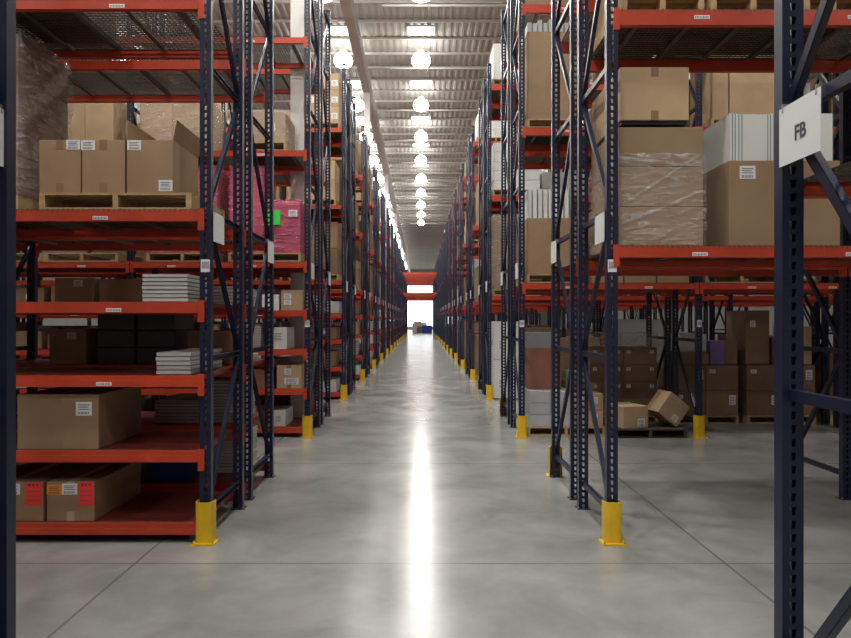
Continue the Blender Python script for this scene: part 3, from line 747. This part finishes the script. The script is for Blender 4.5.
carton(1.52, 1.94, fy+.25, fy+.8, 1.202, 1.42, 'grey', 'grey carton on top of the reddish brown carton', None)
carton(2.08, 2.50, fy+.42, fy+.82, .125, .70, 'cartond', 'dark carton at the back of the floor pallet by aisle', None)
carton(2.10, 2.44, fy+.45, fy+.80, .702, .86, 'greenl', 'olive green box on dark carton at back of floor pallet', None)
# brown three-layer stack with small labels
sy = C+REAR+.03
pallet(2.60, 3.66, sy, sy+.80, 0, 'dark floor pallet under the stack of three labelled cartons', parts=True)
for j in range(4):
    for i in range(2):
        carton(2.61+i*.52, 2.61+i*.52+.515, sy+.02, sy+.78, .125+j*.265, .125+j*.265+.26, 'cartond', f'dark brown carton with small white labels on floor, {["bottom","second","third","top"][j]} layer, {["left","right"][i]} column', 'labelled dark cartons on floor', [(.15,.72,.06,.05,'paper'),(.85,.72,.06,.05,'paper')])
wrap(2.61, 3.65, sy+.02, sy+.78, 1.19, 1.38, 'film', 'crumpled clear plastic lying on the labelled dark cartons', .03)
# loose boxes in front
carton(2.68, 3.06, C-.02+.0, C+.50, .1235, .42, 'cartonl', 'pale open-ended carton lying low in front of the stack', None, [(.72,.25,.11,.11,'paper')], rz=.25)
pallet(2.62, 3.60, C-.10, C+.52, 0, 'low pallet painted shadow-dark under the two loose pale cartons', parts=True, wk='woodshade')
o = put('carton', carton_mesh(.36, .34, .34, 'cartonl'), None, (3.34, C+.19, .236), (0, math.radians(38), .2)); tag(o, 'pale carton tipped up on its corner beside the yellow protector', 'box')
put('tape', tape_mesh(.36, .34, .34, 'tapel'), o); put('label', label_mesh(.09, .09), o, (.08, -.172, .08))
# 2x2 stack past second post
ty = C+REAR+.02
for b, (xa, nx, wd) in enumerate(((3.90, 2, .50), (5.03, 2, .53))):
    nm = ['inner', 'outer'][b]
    pallet(xa, xa+nx*wd, ty, ty+.86, 0, f'wooden floor pallet under the {nm} dark cartons on the right')
    for j in range(2):
        for i in range(nx):
            carton(xa+i*wd+.004, xa+(i+1)*wd-.004, ty+.02, ty+.84, .125+j*.39, .125+j*.39+.385, 'cartond', f'dark carton on floor pallet on the right, {nm} pallet, {["lower","upper"][j]} layer, {ORD[i]} from left', f'dark cartons on the {nm} floor pallet', [(.82,.62,.10,.15,'paper')] if (i+j+b) % 2 else [(.2,.75,.09,.06,'paper')])
carton(3.98, 4.46, ty+.05, ty+.6, .91, 1.10, 'cartond', 'flat dark carton on top of inner right floor cartons', None)
carton(4.03, 4.44, ty+.1, ty+.6, 1.102, 1.38, 'white', 'white carton on top of flat dark carton, right floor stack', None)
carton(4.48, 4.70, ty+.05, ty+.5, .91, 1.28, 'purple', 'purple wrapped carton on top of inner right floor cartons', None)
carton(4.715, 4.92, ty+.1, ty+.7, .91, 1.27, 'cartond', 'dark brown carton right of the purple one', None)
carton(5.05, 5.42, ty+.1, ty+.8, .91, 1.75, 'cartond', 'tall dark carton on top of outer right floor cartons, left one', None, [(.3,.75,.08,.1,'paper')])
carton(5.46, 5.78, ty+.1, ty+.8, .91, 1.32, 'cartonr', 'reddish dark carton on top of outer right floor cartons', None)
carton(5.82, 6.08, ty+.1, ty+.8, .91, 1.50, 'cartonl', 'pale carton on top of outer right floor cartons, right end', None)

# ---- generic stock in the rest of the racks
cnt = 0; GEN = []; R = random.Random(77)
WN = ['one','two','three','four','five','six','seven','eight']
SZ = [(.30,.55,.26),(.42,.60,.30),(.36,.70,.36),(.50,.65,.24),(.26,.50,.20),(.56,.75,.33)]
def _c(*a, **k): o = carton(*a, **k); GEN.append(o); return o
def stock(side, r, half, b, li, lv, maxx):
    global cnt
    X = XL if side < 0 else XR; z = lv[li]+.008; nxt = lv[li+1] if li+1 < len(lv) else lv[li]+1.3
    if li == -1: z = 0
    room = nxt-z-.16
    y = Y0(r)+(REAR if half else 0); x = .09 + R.uniform(0, .10); n = 0
    sd = 'left' if side < 0 else 'right'; hf = 'rear' if half else 'front'
    lvn = 'shelf ' + WN[li]; WAS = len(bpy.data.objects)
    while x < BAY-.35 and x+b*BAY < maxx:
        tail = f'{lvn}, bay {WN[b]}, {hf} rack, {ORD[r]} {sd} row'
        c = R.random()
        if room > .9:                       # pallet loads
            wd = 1.02
            if x+wd > BAY-.06: break
            pos = ORD[n]; xx = X+side*(b*BAY+x); x0, x1 = min(xx, xx+side*wd), max(xx, xx+side*wd)
            if R.random() < .82:
                pallet(x0, x1, y+.03, y+.86, z+.0005, f'pallet on {tail}, {pos} load from aisle', parts=False)
                k = R.choice(['carton','carton','cartonl','cartond','white'])
                nl = R.choice([1,2,3]); hh = min(room-.1, R.uniform(.6, 1.15))/nl
                nx = R.choice([1,2,2])
                for j in range(nl):
                    for i in range(nx):
                        w1 = (wd-.04)/nx
                        kn = {'carton':'brown','cartonl':'pale brown','cartond':'dark brown','white':'white'}[k]
                        _c(x0+.02+i*w1, x0+.02+(i+1)*w1-.006, y+.05, y+.84, z+.125+j*hh, z+.125+(j+1)*hh-.004, k, f'{kn} carton, {pos} load {["bottom","middle","top"][j]} {["left","right"][i]}, {tail}', 'cartons on pallets in the racks')
                        cnt += 1
            x += wd+R.uniform(.08, .14)
        else:
            wd, dp, hh = R.choice(SZ); hh = min(hh, room)
            if x+wd > BAY-.06: break
            xx = X+side*(b*BAY+x); x0, x1 = min(xx, xx+side*wd), max(xx, xx+side*wd)
            k = 'white' if c < (.28 if side > 0 else .48) else ('cartonl' if c < .56 else ('carton' if c < .7 else ('cartond' if c < .86 else ('greyl' if c < .94 else 'cartonr'))))
            kn = {'carton':'brown','cartonl':'pale brown','cartond':'dark brown','white':'white','greyl':'grey','cartonr':'reddish'}[k]
            ya = y+.03 if not half else y+.86-dp
            _c(x0, x1, ya, ya+dp, z, z+hh, k, f'{kn} carton, {ORD[n]} from aisle, {tail}', 'cartons on the rack shelves', [(R.uniform(.3,.7), .6, .09, .07, 'paper')] if R.random() < .45 and r < 4 else ())
            cnt += 1
            x += wd+R.uniform(.01, .16)
        n += 1
for r in range(0, 14):
    nb = bays(r); 
    for side in (-1, 1):
        for half in (0, 1):
            lv = levels(side, r, half)
            for b in range(nb):
                if r >= 3 and b > 0: continue
                if r == 2 and b > 1: continue
                maxx = 99 if r < 3 else (1.2 if r < 6 else .75)
                for li in range(len(lv)):
                    if r == 0 and b == 0 and (half == 0 or (side < 0 and li < 5) or (side > 0 and li == 0)): continue
                    if r == 1 and half == 0 and b == 0: continue
                    if r == 1 and side > 0 and half == 0 and b == 1 and li == 1: continue
                    if r == 2 and half == 0 and b == 0 and (side > 0 or li == 6): continue
                    if side < 0 and r == 1 and half == 0 and b == 1 and li == 4: continue
                    if half == 1 and li < 4 and side < 0 and r > 3: continue
                    if side < 0 and r == 1 and li > 4: continue   # open view to the ceiling
                    if r == 0 and li >= (5 if side < 0 else 1) and half == 1: continue
                    stock(side, r, half, b, li, lv, maxx)
# floor stock on the right under the racks
def floor_load(r, half, x0, nx, nz, w1, h, k, kn, idx):
    y = Y0(r)+(REAR if half else 0)
    pallet(x0, x0+nx*w1, y+.03, y+.86, 0, f'floor pallet under {ORD[r]} right row, {"rear" if half else "front"} rack, {ORD[idx]} load', parts=False)
    for j in range(nz):
        for i in range(nx):
            _c(x0+i*w1+.003, x0+(i+1)*w1-.003, y+.05, y+.84, .125+j*h, .125+(j+1)*h-.004, k, f'{kn} floor carton, {ORD[r]} right row, {"rear" if half else "front"} rack, {ORD[idx]} load, layer {WN[j]}, {["left","right"][i]}', 'floor cartons under the right racks', [(.7,.6,.09,.09,'paper')] if (i*3+j+idx) % 3 == 0 else ())
for r in range(1, 8):
    for half in (0, 1):
        if r == 1 and half == 0: continue
        nb = min(bays(r), 3 if r < 4 else 1)
        idx = 0
        for b in range(nb):
            for q in range(2):
                if r == 2 and half == 0 and b == 0 and q == 0: continue
                if r == 1 and b < 2: continue
                if R.random() < .12: idx += 1; continue
                k, kn = R.choice([('cartond','dark brown'),('cartond','dark brown'),('carton','brown'),('grey','grey'),('cartonr','reddish')])
                nx = R.choice([1,2,2]); nz = R.choice([2,3,3])
                if abs((XR+b*BAY+.10+q*1.14+.5)-7.9) < .8: continue
                floor_load(r, half, XR+b*BAY+.10+q*1.14, nx, nz, 1.0/nx, R.uniform(.9, 1.5)/nz, k, kn, idx); idx += 1
# ---- far end of the aisle
def far_box(x, y, w, d, h, k, label, name='carton', cat='box', z=0): carton(x-w/2, x+w/2, y, y+d, z, z+h, k, label, None, name=name, cat=cat)
far_box(.72, 85.0, 1.3, 1.0, .95, 'blue', 'blue plastic bin at the far end of the aisle', 'storage_bin', 'bin')
far_box(-.15, 86.0, .7, .8, .8, 'greenl', 'green carton at the far end of the aisle, left of blue bin')
far_box(-.80, 85.5, .55, .8, 1.2, 'greyl', 'grey carton at the far left end of the aisle')
far_box(-.45, 88.0, .9, .8, 1.4, 'cartonl', 'pale carton at far end behind the green one')
far_box(.35, 89.0, .8, .8, 1.3, 'white', 'white carton at far end behind the blue bin')

# ---- the repeated cartons and pallets that show largest stay individuals, the rest become one object each
KEEP_C = [33,41,82,84,85,86,88,89,90,120,121,125,126,128,132,134,138,140,141,142,149,153,154,159,207,209,211,212,216,217,222,223,229,231,243,247,248,250,251,254,255,261,263,266,267,269,270,282,309,312,313,316,321,327,329,330,331,342,343,344,350,361,411,412,420,438,440,445,448,449,451,452,453,456,457,458,459,460,464,465,468,471,473,477,479,481,483,485,486,487,488,489,491,493,495,496,497,498,499,500,501,502,504,506,508,510,512,514,517,519,521,524,525,526,527,529,531,539,543,545,553,554,555,602,603,630,631,949,951,953,956,957,959,960,963,971,979,981,983,987,988,991,1015,1020,1021,1030,1031,1032,1039,1041,1052,1053,1061]
KEEP_P = [18,26,28,29,30,33,39,40,41,42,43,48,64,69,70,75,76,77,79,80,81,82,87,91,92,95,103,106,113,117,125,133,135,187,194]
GENP = [o for o in bpy.data.objects if o.parent is None and o.name.split('.')[0] == 'pallet' and len(o.children) == 0]
def fold(kind, movable, keep, label, cat):
    if keep is None: return
    bpy.context.view_layer.update()
    keep = set(keep); rest = [o for i, o in enumerate(movable) if i not in keep]
    mb = MB(); rev = {m.name: k for k, m in M.items()}
    for o in rest:
        for q in [o]+list(o.children):
            if q.name.split('.')[0] == 'tape': continue
            base = len(mb.v); mw = q.matrix_world
            mb.v += [tuple(mw @ v.co) for v in q.data.vertices]
            idx = [mb.mi(rev[mm.name]) for mm in q.data.materials]
            for p in q.data.polygons: mb.f.append(tuple(base+v for v in p.vertices)); mb.m.append(idx[p.material_index])
    for o in rest:
        for q in list(o.children): bpy.data.objects.remove(q)
        bpy.data.objects.remove(o)
    if mb.v: tag(put('remaining_'+kind+'s', mb.mesh('remaining_'+kind+'s')), label, cat, None, 'stuff')
fold('carton', GEN, KEEP_C, 'remaining cartons deep in the racks behind the nearer ones', 'boxes')
fold('pallet', GENP, KEEP_P, 'remaining wooden pallets deep in the racks', 'pallets')
